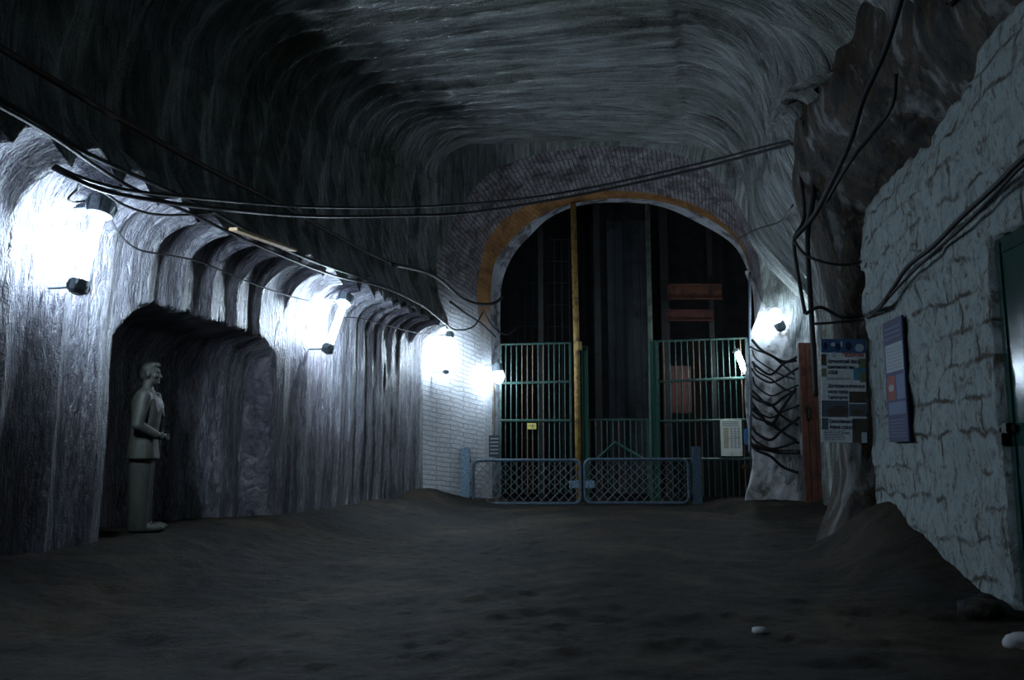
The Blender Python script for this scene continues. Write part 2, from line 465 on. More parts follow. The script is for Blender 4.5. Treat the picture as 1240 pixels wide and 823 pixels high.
    struct(part('wall_right', b, ns, 'salt_upper', kk), 'pale ribbed salt wall flowing down beside the arch', 'wall')
    return pts, seg

GP, GSEG = build_gallery()

# ------------------------------------------------------------------ floor
def floor_h(x, y):
    u, w = (x - OX) * RT[0] + y * RT[1], (x - OX) * AX[0] + y * AX[1]
    h = .27 * (1 - sst(-.1, 1.5, u)) * sst(2, 6, w)
    # heap against the block wall and the rock buttress
    xb = 3.47 + .112 * (y - 5.8)
    g = .55 * sst(5.7, 8.5, y) * (1 - sst(8.7, 10.3, y))
    h = h + g * (1 - sst(-.1, 1.2 - .35 * sst(7.5, 9, y), xb - x)) ** 1.4
    h = h + .16 * (1 - sst(.0, .9, 4.55 - x)) * sst(13.5, 15.5, y) * (1 - sst(17.2, 17.8, y))
    h = h + .10 * (1 - sst(0, .6, x + 1.7)) * sst(15, 16.4, y)
    return h + .05 * fbm(x * .8, y * .8, 3.3, 3) * (1 - sst(15.5, 17, y)) + (.045 * fbm(x * 2.6, y * 3.6, 1.3, 4) + .03 * fbm(x * 7, y * 8, 5.3, 3)) * (1 - .6 * sst(15.5, 17, y))

def fh(x, y): return float(floor_h(np.array(x, float), np.array(y, float)))

xs, ys = np.arange(-7.2, 7.01, .045), np.arange(.3, 18.75, .045)
XX, YY = np.meshgrid(xs, ys, indexing='ij')
struct(grid('floor', np.stack([XX, YY, floor_h(XX, YY)], -1), np.stack([XX, YY], -1), 'floor'),
       'dark trodden salt floor of the gallery', 'floor')

# ------------------------------------------------------------------ brick arch at the far end
A_ = [(512,640),(512,560),(512,500),(514,420),(522,350),(536,300),(556,255),(585,216),(620,196),(665,184),(740,177),(800,182),(845,198),(880,228),(903,265),(918,310),(924,380),(922,460),(918,560),(915,640)]
B_ = [(586,640),(586,560),(586,500),(582,420),(578,360),(581,325),(592,288),(619,259),(656,243),(710,234),(745,231),(800,236),(850,252),(885,278),(903,305),(913,345),(917,400),(916,470),(913,560),(911,640)]
C_ = [(596,640),(596,560),(596,500),(595,430),(594,370),(598,322),(612,299),(634,276),(662,257),(700,245),(745,240),(800,244),(850,261),(886,285),(903,311),(913,348),(916,400),(915,470),(912,560),(910,640)]
D_ = [(606,640),(606,560),(606,500),(606,430),(606,370),(609,338),(622,308),(644,283),(668,262),(702,249),(745,245),(800,250),(846,270),(883,292),(900,315),(911,350),(914,400),(913,470),(911,560),(909,640)]
YA, YB, YC, YD = 16.55, 17.75, 18.05, 18.45

def ring(pp, Y, n=140):
    return resample(spline([P(x, y, Y) for x, y in pp], 8), n)

def band(name, ra, rb, mat, nt=14, wob=.03, vlen=None):
    (a, ta), (b, tb) = ra, rb; n = len(a)
    t = np.linspace(0, 1, nt)[None, :, None]
    pts = a[:, None, :] * (1 - t) + b[:, None, :] * t
    w = np.linspace(0, np.linalg.norm(a[n // 3] - b[n // 3]), nt)
    uv = np.stack(np.broadcast_arrays(w[None, :], ((ta + tb) / 2)[:, None]), -1)
    nz = fbm(pts[..., 0] * 2.5, pts[..., 2] * 2.5, pts[..., 1] * 2.5, 4)
    edge = np.sin(np.linspace(0, PI, nt))[None, :]
    pts = pts + np.stack([nz * wob * edge, nz * wob * 0, nz * wob * edge], -1)
    return grid(name, pts, uv, mat)

RA, RB, RC, RD = ring(A_, YA), ring(B_, YB), ring(C_, YC), ring(D_, YD)
struct(band('trim_1', RA, RB, 'arch_brick', 40, .05), 'brick lining of the arch, whitewashed at its left foot', 'arch')
struct(band('trim_2', RB, RC, 'orange_brick', 12, .03), 'orange brick ring on the inside of the arch', 'arch')
struct(band('trim_3', RC, RD, 'edge_plaster', 8, .01), 'white plastered inner edge of the arch', 'arch')

# rough salt between the gallery's end and the arch lining
def end_wall():
    end = GP[:, -1, :]
    end = end[::1]
    e, _ = resample([tuple(p) for p in end], 200)
    (a, ta) = ring(A_, YA, 200)
    nt = 14; t = np.linspace(0, 1, nt)[None, :, None]
    pts = e[:, None, :] * (1 - t) + a[:, None, :] * t
    nz = fbm(pts[..., 0] * 1.8, pts[..., 2] * 1.8, 6.1, 4)
    ed = np.sin(np.linspace(0, PI, nt))[None, :]
    pts[..., 1] += nz * .12 * ed; pts[..., 0] += nz * .05 * ed
    rg = 1 - np.abs(fbm(pts[..., 0] * 2.6 - pts[..., 2] * .9, pts[..., 2] * .25, 3.1, 3)) * 2.4
    pts[..., 1] -= .22 * rg * ed * sst(4.0, 4.8, pts[..., 0])
    uv = np.stack([pts[..., 2], pts[..., 0]], -1)
    struct(grid('wall_end', pts, uv, 'salt_upper'), 'rough salt face around the brick arch', 'wall')
end_wall()

# ------------------------------------------------------------------ shaft chamber behind the arch
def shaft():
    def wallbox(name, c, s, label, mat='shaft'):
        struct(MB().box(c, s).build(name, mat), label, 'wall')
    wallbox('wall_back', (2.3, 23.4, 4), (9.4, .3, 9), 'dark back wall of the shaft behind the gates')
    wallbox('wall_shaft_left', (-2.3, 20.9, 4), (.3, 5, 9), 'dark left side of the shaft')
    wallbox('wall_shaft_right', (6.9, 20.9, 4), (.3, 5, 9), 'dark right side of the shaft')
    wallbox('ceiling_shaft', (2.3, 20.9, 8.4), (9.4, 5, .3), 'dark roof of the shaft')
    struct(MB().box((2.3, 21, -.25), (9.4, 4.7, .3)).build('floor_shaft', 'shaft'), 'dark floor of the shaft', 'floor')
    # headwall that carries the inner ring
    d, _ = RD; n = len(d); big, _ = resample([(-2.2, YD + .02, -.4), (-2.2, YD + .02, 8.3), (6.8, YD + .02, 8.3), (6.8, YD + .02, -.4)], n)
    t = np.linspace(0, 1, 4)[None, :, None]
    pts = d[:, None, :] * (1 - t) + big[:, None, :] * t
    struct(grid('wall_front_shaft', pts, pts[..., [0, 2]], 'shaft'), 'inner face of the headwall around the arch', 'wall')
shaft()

# ------------------------------------------------------------------ rock on the right
def right_rock():
    # plan paths from the far side of the buttress round to the near right, low and high
    low = [(6.0, 15.6), (5.15, 12.9), (4.45, 11.2), (3.92, 10.4), (3.74, 10.0), (3.76, 9.65), (3.95, 9.45), (4.28, 9.3), (4.4, 8.6), (4.2, 7.0), (4.0, 5.0), (3.8, 2.0)]
    high = [(5.2, 15.6), (4.4, 12.4), (3.85, 10.6), (3.46, 9.5), (3.36, 9.0), (3.4, 8.55), (3.5, 8.15), (3.66, 7.7), (3.72, 7.1), (3.66, 6.2), (3.6, 4.6), (3.5, 2.0)]
    n, m = 240, 150
    lo, tl = resample([(x, y, 0) for x, y in [tuple(v[:2]) for v in spline([(a, b, 0) for a, b in low], 8)]], n)
    hi, th = resample([(x, y, 0) for x, y in [tuple(v[:2]) for v in spline([(a, b, 0) for a, b in high], 8)]], n)
    z = np.linspace(-.3, 7.0, m)
    f = sst(3.3, 4.9, z)
    pts = lo[:, None, :] * (1 - f)[None, :, None] + hi[:, None, :] * f[None, :, None]
    pts[..., 2] = z[None, :]
    # the buttress splays out at its foot
    tan = np.gradient(lo, axis=0); tan /= np.linalg.norm(tan, axis=1)[:, None] + 1e-9
    nrm = np.stack([tan[:, 1], -tan[:, 0]], 1)      # towards the room
    T = np.broadcast_to(tl[:, None], (n, m)); Zg = np.broadcast_to(z[None, :], (n, m))
    D = .30 * fbm(T * .7, Zg * .55, 8.8, 4) + .1 * fbm(T * 2.6, Zg * 1.2, 2.4, 4)
    ridg = 1 - np.abs(fbm(T * .9 + Zg * .25, Zg * .35, 5.5, 3)) * 2
    D += .22 * ridg * sst(3.0, 4.6, Zg)
    D += -.12 + .34 * (1 - sst(-.2, 1.1, Zg)) * sst(10, 4, np.abs(0)) if False else -.1 + .24 * (1 - sst(-.1, 1.2, Zg)) ** 1.6
    far = 1 - sst(3.0, 5.2, T) * 1.0
    D = D * (1 - .75 * far) - .25 * far
    sgn = 1.0
    pts[..., 0] += nrm[:, None, 0] * D * sgn; pts[..., 1] += nrm[:, None, 1] * D * sgn
    uv = np.stack([Zg, T], -1)
    struct(grid('wall_right_rock', pts, uv, 'rock'), 'dark lumpy rock buttress and overhang on the right', 'wall')
right_rock()

# ------------------------------------------------------------------ whitewashed block wall, right foreground, with the door opening
DY0, DY1, DTOP = 4.75, 5.83, 2.62
def bx(y): return 3.45 + .118 * (y - 5.83)      # the wall's line
def block_wall():
    ny, nz = 170, 110
    v = np.linspace(0, 1, ny); q = np.linspace(0, 1, nz)
    V, Q = np.meshgrid(v, q, indexing='ij')
    ztop0 = 3.82; z = -.3 + Q * (ztop0 + .3)
    row = np.floor(z / .27).astype(int)
    yend = 9.12 - .10 * (z < 1.0) + .10 * _tab[row % 64, 9, 1] - .08 * (z > 3)
    y = 2.4 + V * (yend - 2.4)
    colk = np.floor(y / .5).astype(int)
    ztop = ztop0 + .3 * (_tab[colk % 64, 3, 2] - .5) + .35 * (1 - sst(4.5, 7.5, y)) + .08 * fbm(y * 4, 0, 1.2, 3)
    z = -.3 + Q * (ztop + .3)
    # door jamb and lintel lines land on the grid
    i1 = np.argmin(np.abs(y[:, nz // 3] - DY1)); y[i1, :] = np.where(z[i1] < DTOP + .3, DY1, y[i1])
    i0 = np.argmin(np.abs(y[:, nz // 3] - DY0)); y[i0, :] = np.where(z[i0] < DTOP + .3, DY0, y[i0])
    r = row = np.floor(z / .27 + .18 * vnoise(y * 1.1, z * .8)).astype(int); c = np.floor(y / .52 + .5 * (r % 2)).astype(int)
    bl = (_tab[r % 64, c % 64, 5] - .5) * .01
    D = bl + .05 * fbm(y * 2.2, z * 2.2, 4, 4) + .02 * fbm(y * 9, z * 9, 2, 3)
    edge = sst(0, .25, 1 - V) * sst(0, .12, 1 - Q)
    x = bx(y) - D + .12 * (1 - edge)
    pts = np.stack([x, y, z], -1); uv = np.stack([y, z], -1)
    yc = (y[:-1, :-1] + y[1:, 1:]) / 2; zm = (z[:-1, :-1] + z[1:, 1:]) / 2
    keep = ~((yc > DY0) & (yc < DY1) & (zm < DTOP))
    o = grid('wall_brick', pts, uv, 'whitewash', keep)
    md = o.modifiers.new('thick', 'SOLIDIFY'); md.thickness = .3; md.offset = -1
    # which side is which: thicken away from the room
    me = o.data; s = sum(p.normal.x for p in me.polygons[:200])
    md.offset = -1 if s < 0 else 1
    struct(o, 'whitewashed block wall beside the green door', 'wall')
block_wall()

# green door, standing slightly ajar inside its opening
def green_door():
    rot = math.radians(0)
    x0, y0 = bx(DY1) + .03, DY1 - .015
    a = math.atan(.118) + math.radians(DOOR_A)
    d = Vector((-math.sin(a), -math.cos(a), 0)); nrm = Vector((-math.cos(a), math.sin(a), 0))
    R = Matrix((d, nrm, Vector((0, 0, 1)))).transposed()
    L = DY1 - DY0 - .03; base = Vector((x0, y0, 0))
    zt, zb = DTOP - .02, .03
    c = base + d * (L / 2) + Vector((0, 0, (zt + zb) / 2)) - nrm * .03
    root = MB().box(c, (L, .05, zt - zb), R, .006).build('door_1', 'green_door', loc=(x0, y0, zb))
    struct(root, 'dark green gloss metal door at the edge of the block wall', 'door')
    m = MB()
    for off, wd in ((.05, .1), (L - .05, .1)):
        m.box(base + d * off + Vector((0, 0, (zt + zb) / 2)), (wd - .03, .012, zt - zb - .06), R, .003)
    for zz in (zb + .08, 1.3 * 0 + .95, zt - .08):
        m.box(base + d * (L / 2) + Vector((0, 0, zz)), (L - .22, .012, .07), R, .003)
    m.build('door_frame', 'green_door', root)
    # hasp
    hb = base + d * .06 + nrm * .02; hz = 1.24
    MB().box(hb + Vector((0, 0, hz + .015)) + d * .0, (.16, .016, .045), R, .004).box(hb + nrm * .015 + Vector((0, 0, hz + .015)), (.08, .05, .07), R, .006).build('hasp', 'black', root)
    pl = hb + nrm * .03 - d * .06
    lock = thing('padlock', 'black padlock hanging from the hasp of the green door', 'padlock', tuple(pl + Vector((0, 0, hz - .08))))
    MB().box(pl + Vector((0, 0, hz - .06)), (.1, .045, .09), R, .008).build('body', 'black', lock, .6)
    sh = [pl + d * (.03 * math.cos(t)) + Vector((0, 0, hz - .018 + .045 * math.sin(t))) for t in np.linspace(0, PI, 9)]
    sh = [sh[0] - Vector((0, 0, .02))] + sh + [sh[-1] - Vector((0, 0, .02))]
    MB().tube(sh, .008, 6).build('shackle', 'galv', lock, True)
DOOR_A = 0.35
green_door()

# ------------------------------------------------------------------ white plastered pier right of the gates, red door behind it
def pier():
    n, m = 60, 120
    s = np.linspace(0, 1, n); z = np.linspace(-.1, 5.0, m)
    S, Z = np.meshgrid(s, z, indexing='ij')
    xl = P(908, 560, 16.2)[0] - .16 * (1 - sst(.1, 1.0, Z)) + .05 * np.sin(Z * 2.1)
    xr = 5.72
    ang = np.clip((.28 - S) / .28, 0, 1)          # rounded left corner running back
    X = xl + (xr - xl) * np.clip((S - .28) / .72, 0, 1) + .0
    Y = 16.2 + 1.6 * ang ** 1.2 - .1 * (1 - sst(.2, 1.4, Z)) * (1 - ang)
    X = X + .60 * ang ** 1.2
    nz = fbm(S * 5, Z * 1.6, 3.7, 5)
    Y = Y + .16 * nz + 1.5 * sst(3.5, 5.0, Z) ** 1.4; X = X + .75 * sst(3.1, 4.6, Z) * (1 - S)
    X = X + .05 * fbm(S * 3, Z * 1.5, 9.7, 4)
    struct(grid('wall_pier', np.stack([X, Y, Z], -1), np.stack([X, Z], -1), 'pier'), 'white plastered pier right of the gates, hung with cables', 'pier')
    y = 15.5; a = P(967, 415, y); b = P(993, 600, y)
    zb = fh(5.4, y) - .02
    root = MB()
    x0 = a[0]; zt = a[2]
    for k in range(6):
        root.box((x0 + .05 + .125 * k, y + .004 * (k % 2), (zt + zb) / 2), (.12, .045, zt - zb), None, .006)
    d = root.build('door_2', 'redwood', loc=(x0, y, zb)); struct(d, 'red brown plank door beside the white pier', 'door')
    MB().box((x0 + .1, y - .035, zb + 1.65), (.05, .03, .26), None, .006).tube([(x0 + .1, y - .05, zb + 1.58), (x0 + .1, y - .1, zb + 1.58), (x0 + .1, y - .1, zb + 1.74), (x0 + .1, y - .05, zb + 1.74)], .012, 6).build('door_handle', 'black', d)
pier()

# ------------------------------------------------------------------ gates of the shaft (steel bars)
GY = 18.2
def dup(o, loc, parent):
    c = o.copy(); COL.objects.link(c); c.parent = parent; c.location = loc; return c

def bar_gate(name, label, px0, px1, ytop, rails, ybot, pitch, bot_px=None, arch=0.0, tri=None, ytop1=None):
    ytop1 = ytop1 or ytop
    x0, x1 = P(px0, 500, GY)[0], P(px1, 500, GY)[0]
    zt0, zt1, zb = P(px0, ytop, GY)[2], P(px1, ytop1, GY)[2], P(px0, ybot, GY)[2]
    g = thing(name, label, 'gate', (x0, GY, zb), 'steel bar gates of the shaft')
    zt = lambda x: zt0 + (zt1 - zt0) * (x - x0) / (x1 - x0)
    for xx, zz in ((x0, zt0), (x1, zt1)): MB().box((xx, GY, (zz + zb) / 2), (.05, .05, zz - zb), None, .006).build('stile', 'teal', g)
    MB().tube([(x0, GY, zt0), ((x0 + x1) / 2, GY, zt((x0 + x1) / 2)), (x1, GY, zt1)], .024, 6).build('top_rail', 'teal', g)
    for r in rails:
        za, zb2 = (r, r) if not isinstance(r, tuple) else r
        za, zb2 = P(px0, za, GY)[2], P(px1, zb2, GY)[2]
        MB().tube([(x0, GY - .02, za), (x1, GY - .02, zb2)], .03, 6).build('cross_rail', 'teal', g)
    n = max(2, round((x1 - x0) / pitch)); meshes = {}
    for k in range(1, n):
        x = x0 + (x1 - x0) * k / n
        mt = 'rust_bar' if random.random() < .3 else 'teal'
        b = MB().tube([(x, GY, zb), (x + random.uniform(-.008, .008), GY, (zb + zt(x)) / 2), (x, GY, zt(x))], .0125, 6).build('bar', mt, g)
    return g, x0, x1, zb

g1 = bar_gate('bar_gate', 'tall green bar gate left of the ochre pole, with a yellow plate', 606, 691, 417, [(464, 462), (509, 509)], 597, .118, ytop1=415)
g2 = bar_gate('bar_gate', 'low green bar gate between the two poles with a bent strut', 707, 784, 508, [], 597, .128)
g3 = bar_gate('bar_gate', 'tall green bar gate right of the dull pole, with a paper notice', 798, 907, 413, [(462, 457), (510, 508), (556, 555)], 601, .128, ytop1=409)
gx = g2[1], g2[2]
MB().tube([P(722, 556, GY - .04), P(745, 535, GY - .04), P(780, 556, GY - .04)], .03, 6).build('strut', 'green', g2[0])

# poles from floor to arch
def pole(name, label, x0, x1, ytop, Y, r, mat, green_top=None):
    a, b = P(x0, ytop, Y), P(x1, 600, Y)
    zb = fh(b[0], Y) if Y < 18.5 else b[2]
    o = thing(name, label, 'pole', (b[0], Y, zb - .02))
    MB().tube([a, (a[0] * .5 + b[0] * .5 + .015, Y, (a[2] + b[2]) / 2), (b[0], Y, zb - .02)], r, 10).build('shaft', mat, o, True)
    return o, a, b, zb
o, a, b, zb = pole('support_pole', 'ochre painted pole from the floor up to the arch crown', 694, 701, 247, 18.0, .068, 'yellow')
MB().tube([P(700, 414, 18.0), P(700.3, 424, 18.0)], .09, 10).build('collar', 'yellow', o)
o, a, b, zb = pole('support_pole', 'dull green pole from the low gate up to the arch', 784, 790, 247, 18.05, .055, 'dull_pole')
def channel(label, px, pytop, Y, wd, dp, mat):
    t = P(px, pytop, Y); zb = fh(t[0], min(Y, 18.2))
    c = thing('gate_post', label, 'post', (t[0], Y, zb - .02))
    m = MB(); h = t[2] - zb + .02
    m.box((t[0], Y + dp / 2, zb - .02 + h / 2), (wd, .012, h)).box((t[0] - wd / 2, Y, zb - .02 + h / 2), (.012, dp, h)).box((t[0] + wd / 2, Y, zb - .02 + h / 2), (.012, dp, h))
    m.build('channel', mat, c)
    MB().box((t[0], Y, t[2] + .004), (wd + .02, dp + .02, .012)).build('cap_plate', mat, c)
channel('green channel steel post beside the ochre pole', 708, 420, 18.12, .12, .08, 'green')
channel('green channel steel post under the dull pole', 790, 413, 17.93, .14, .07, 'green')

# ------------------------------------------------------------------ low chain-link gates in front
FY = 17.25
def mesh_gate(label, px0, px1, latch_px, ytop, ybot):
    x0, x1 = P(px0, 585, FY)[0], P(px1, 585, FY)[0]; zt, zb = P(px0, ytop, FY)[2], P(px0, ybot, FY)[2]
    zb = max(zb, fh((x0 + x1) / 2, FY) + .03)
    g = thing('chain_link_gate', label, 'gate', ((x0 + x1) / 2, FY, zb - .02), 'low chain link gates')
    r = .14; c = []
    for cx, cz, a0 in ((x1 - r, zt - r, 0), (x0 + r, zt - r, 90), (x0 + r, zb + r, 180), (x1 - r, zb + r, 270)):
        for k in range(7):
            t = math.radians(a0 + 15 * k); c.append((cx + r * math.cos(t), FY, cz + r * math.sin(t)))
    MB().tube(c, .034, 10, True).build('frame', 'steel_blue', g, True)
    m = MB(); sp = .185; h = zt - zb
    for fam in (1, -1):
        k = x0 - h if fam > 0 else x0
        while k < (x1 if fam > 0 else x1 + h):
            # line x = k + fam*(z-zb)
            pts = []
            za, zc_ = zb + .02, zt - .02
            xa, xb = k + fam * (za - zb), k + fam * (zc_ - zb)
            lo, hi = 0.0, 1.0
            for X0, X1 in ((xa, xb),):
                dx = X1 - X0
                t0, t1 = (x0 + .02 - X0) / dx, (x1 - .02 - X0) / dx
                lo, hi = max(lo, min(t0, t1)), min(hi, max(t0, t1))
            if hi - lo > .03:
                q = lambda t: (xa + (xb - xa) * t, FY + fam * .005, za + (zc_ - za) * t)
                m.tube([q(lo), q(hi)], .006, 5)
            k += sp
    m.build('chain_link', 'galv', g)
    lx = P(latch_px, 585, FY)[0]; lz = P(latch_px, 586, FY)[2]
    MB().box((lx, FY - .02, lz), (.2, .02, .15), None, .006).build('latch_plate', 'steel_blue_pale', g)
    for fx in (.2, .8):
        pass
    return g
mesh_gate('low chain link gate leaf beside the left blue post', 573, 703, 695, 557, 610)
mesh_gate('low chain link gate leaf beside the right blue post', 708, 834, 714, 556, 609)
def fpost(label, px, yt, yb, wd, mat):
    t = P(px, yt, FY); zb = fh(t[0], FY) - .03
    o = thing('fence_post', label, 'post', (t[0], FY, zb))
    MB().box((t[0], FY, (t[2] + zb) / 2), (wd, .1, t[2] - zb), None, .008).build('post', mat, o)
    MB().box((t[0], FY, t[2] + .006), (wd + .02, .12, .014), None, .003).build('post_top', mat, o)
    m = MB(); s = 1 if px < 700 else -1
    for zz in (zb + .3, t[2] - .25):
        MB().tube([(t[0] + s * wd / 2, FY, zz - .05), (t[0] + s * wd / 2, FY, zz + .05)], .022, 8).build('hinge', 'steel_blue', o)
fpost('pale blue steel post at the left end of the chain link gates', 564, 543, 608, .18, 'steel_blue_pale')
fpost('dull blue steel post at the right end of the chain link gates', 843, 541, 610, .18, 'steel_blue')

# ------------------------------------------------------------------ inside the shaft
def rail(px, Y, wd, mat, label, grp='vertical steel in the shaft', name='guide_rail'):
    x = P(px, 400, Y)[0]
    o = MB().box((x, Y, 4.0), (wd, .04, 8.2)).box((x, Y + .06, 4.0), (.03, .12, 8.2)).build(name, mat, loc=(x, Y, -.1))
    tag(o, label, 'rail', grp); return o
rail(655, 19.6, .12, 'shaft_steel', 'dark guide rail behind the left bar gate')
rail(724, 19.8, .16, 'shaft_steel', 'dark guide rail just right of the ochre pole')
rail(806, 20.0, .2, 'shaft_steel', 'dark guide rail just right of the dull pole')
rail(862, 19.5, .12, 'shaft_steel', 'dark guide rail behind the right bar gate')
x0, x1 = P(736, 400, 21.5)[0], P(786, 400, 21.5)[0]
o = MB()
for k in range(5): o.box((x0 + (x1 - x0) * (k + .5) / 5, 21.5 + .01 * (k % 2), 3.6), ((x1 - x0) / 5 - .01, .04, 7.2))
tag(o.build('sheet_panel', 'shaft_pale', loc=(x0, 21.5, 0)), 'dull blue grey sheeting at the back between the two poles', 'panel')
def beam(px0, px1, y0, y1, mat, label):
    a, b = P(px0, y0, 19.3), P(px1, y1, 19.3)
    c = ((a[0] + b[0]) / 2, 19.3, (a[2] + b[2]) / 2); h = a[2] - b[2]
    m = MB().box(c, (b[0] - a[0], .03, h)).box((c[0], 19.26, a[2]), (b[0] - a[0], .1, .03)).box((c[0], 19.26, b[2]), (b[0] - a[0], .1, .03))
    tag(m.build('cage_beam', mat, loc=c), label, 'beam')
beam(808, 874, 345, 362, 'orange_steel', 'faded orange cross beam high in the shaft')
beam(808, 864, 376, 388, 'red_steel', 'faded red cross beam below the orange one in the shaft')
a, b = P(811, 443, 19.2), P(838, 500, 19.2)
m = MB()
for k in range(4): m.box((a[0] + (b[0] - a[0]) * (k + .5) / 4, 19.2, (a[2] + b[2]) / 2), ((b[0] - a[0]) / 4 - .006, .03 + .01 * (k % 2), a[2] - b[2]))
tag(m.build('cage_panel', 'red_steel', loc=a), 'rusty red cage panel behind the right bar gate', 'panel')
def mesh_screen():
    a, b = P(618, 290, 19.9), P(690, 420, 19.9)
    g = thing('wire_screen', 'faint wire screen in the shaft left of the ochre pole', 'screen', (a[0], 19.9, 0))
    m = MB()
    for k in range(9): m.tube([(a[0] + (b[0] - a[0]) * k / 8, 19.9, -.09), (a[0] + (b[0] - a[0]) * k / 8, 19.9, a[2])], .012, 5)
    m.build('upright_wires', 'shaft_steel', g)
    m = MB()
    for k in range(12): z = .3 + (a[2] - .3) * k / 11; m.tube([(a[0], 19.89, z), (b[0], 19.89, z)], .012, 5)
    m.build('cross_wires', 'shaft_steel', g)
mesh_screen()

# ------------------------------------------------------------------ lamps
def tube_lamp(label, top, bot, back, cr, tr, mat='glow', grp='tube lamps along the left wall'):
    """explosion proof tube lamp: two cast caps with the lit glass between them, back = direction to the wall"""
    a, b = Vector(top), Vector(bot); d = (a - b).normalized(); bk = Vector(back).normalized()
    g = thing('wall_lamp', label, 'lamp', tuple((a + b) / 2), grp)
    L = (a - b).length
    MB().tube([b + d * .05, a - d * .06], tr, 14).build('lit_tube', mat, g, .8)
    def cap(p, s, r, h, nm):
        m = MB(); fins = []
        m.tube([p - d * s * h * .5, p - d * s * h * .42, p + d * s * h * .3, p + d * s * h * .5], [r * .8, r, r, r * .55], 14)
        for k in range(6):
            t = 2 * PI * k / 6; o1 = d.orthogonal().normalized(); o2 = d.cross(o1)
            q = o1 * math.cos(t) + o2 * math.sin(t)
            fins.append(MB().tube([p + q * r * .9 - d * h * .35, p + q * r * 1.12, p + q * r * .9 + d * h * .35], r * .16, 5))
        co = m.build(nm, 'cap', g, .6)
        for f_ in fins: f_.build('fin', 'cap', co)
    cap(a, 1, cr, cr * 1.7, 'top_cap'); cap(b, -1, cr * .72, cr * 1.2, 'bottom_cap')
    m = MB()
    for p in (a, b): MB().tube([p, p + bk * .3], .012, 8).build('bracket', 'cap', g)
    return g
bk = (-RT[0], -RT[1], 0)
t1 = tube_lamp('tube lamp nearest the front of the left wall, beside the carved niche', Pu(123, 250, .33), Pu(95, 347, .27), bk, .11, .05)
t2 = tube_lamp('second tube lamp on the left wall, past the carved niche', Pu(418, 362, .33), Pu(397, 422, .27), bk, .11, .05)
t0 = tube_lamp('added unseen tube lamp on the left wall farthest from the arch', UW(.33, 2.3, 3.3), UW(.27, 2.2, 2.5), bk, .11, .05, 'glow_dim')  # added lamp out of view, brightens the right wall and poster
t3 = tube_lamp('tube lamp on the left wall next to the whitewashed brick foot', P(545, 405, 16.6), P(540, 450, 16.6), (-.9, .35, 0), .08, .032)

def globe_lamp(label, c, r, back, capoff, name='bulb_lamp'):
    c = Vector(c); bk = Vector(back).normalized(); co = Vector(capoff).normalized()
    g = thing(name, label, 'lamp', tuple(c), 'bright globe lamps at the arch')
    MB().sphere(c, r, 3, (.85, .85, 1.15)).build('glass_globe', 'glow_bulb', g, True)
    p = c + co * r * 1.05
    MB().tube([p - co * .02, p + co * .02, p + co * .12, p + co * .17], [r * .75, r * .8, r * .7, r * .35], 14).build('lamp_cap', 'cap', g, .6)
    m = MB(); o1 = co.orthogonal().normalized(); o2 = co.cross(o1)
    for k in range(4):
        t = PI * k / 2 + .4; q = o1 * math.cos(t) + o2 * math.sin(t)
        m.tube([c + co * r * 1.1 + q * r * .8, c + q * r * 1.15, c - co * r * .9 + q * r * .7, c - co * r * 1.3], .006, 5)
    m.build('wire_guard', 'galv', g)
    MB().tube([p + co * .1, p + co * .12 + bk * .3], .018, 8).build('bracket', 'cap', g)
    return g
b1 = globe_lamp('round lamp at the left foot of the arch beside the bar gate', P(604, 456, 17.6), .13, (-1, .4, 0), (-.1, 0, 1))
b2 = globe_lamp('round lamp high on the white pier right of the gates', P(939, 383, 15.8), .14, (.2, 1, 0), (.45, 0, -1))
t4 = tube_lamp('short bright tube lamp tilted across the right bar gate', P(892, 424, 17.95), P(903, 452, 17.95), (0, 1, 0), .05, .06, 'glow_small', 'short lamp on the gate')

# ------------------------------------------------------------------ cables
def cable(label, pts, r, per=8, name='power_cable', cat='cable', grp=None, mat='cable', n=7):
    p = spline(pts, per); o = MB().tube(p, r, n).build(name, mat, smooth=True, loc=tuple(p[0]))
    return tag(o, label, cat, grp)
mainp = [(66, 200, .5), (88, 211, .6), (120, 222, .64), (160, 231, .66), (240, 240, .72)]
main = [(330, 248, 9.2), (400, 251, 10), (480, 251, 11), (560, 247, 11.6), (650, 238, 11.6), (740, 222, 11.4), (850, 197, 10.8), (940, 174, 10.0), (968, 169, 9.7), (978, 178, 9.6)]
cable('upper of the two long black cables slung across the gallery', [Pu(*q) for q in mainp] + [P(*q) for q in main], .016)
mainp2 = [(64, 203, .5), (88, 215, .63), (120, 229, .68), (160, 238, .7), (240, 250, .78)]
main2 = [(330, 259, 9.1), (400, 262, 10), (480, 261, 11), (560, 258, 11.6), (650, 245, 11.6), (740, 228, 11.4), (850, 203, 10.8), (940, 179, 10.0), (962, 176, 9.72), (972, 200, 9.66), (976, 240, 9.7)]
cable('lower and thicker of the two long black cables slung across the gallery', [Pu(*q) for q in mainp2] + [P(*q) for q in main2], .02)
def up(pts): return [Pu(x, y, u) for x, y, u in pts]
cable('dark cable along the lip of the left wall, dropping to the arch', up([(-20, 108, .53), (50, 150, .53), (105, 185, .53), (170, 215, .53), (250, 252, .53), (320, 290, .53), (385, 318, .53), (440, 337, .53), (500, 362, .53), (540, 392, .53)]), .02)
cable('second dark cable sagging below the lip cable on the left wall', up([(-20, 118, .53), (60, 163, .53), (150, 222, .53), (230, 258, .53), (310, 296, .53), (400, 332, .53), (470, 350, .53), (525, 378, .53)]) + [P(548, 398, 16.3), P(572, 396, 16.6), P(585, 378, 16.9)], .017)
cable('rusty pipe running along the dark upper left wall', up([(-40, 32, .5), (30, 76, .5), (90, 112, .5), (150, 147, .5), (250, 203, .5), (340, 248, .5), (430, 298, .5), (480, 322, .52)]), .03, 4, 'conduit_pipe', 'pipe', None, 'pipe', 10)
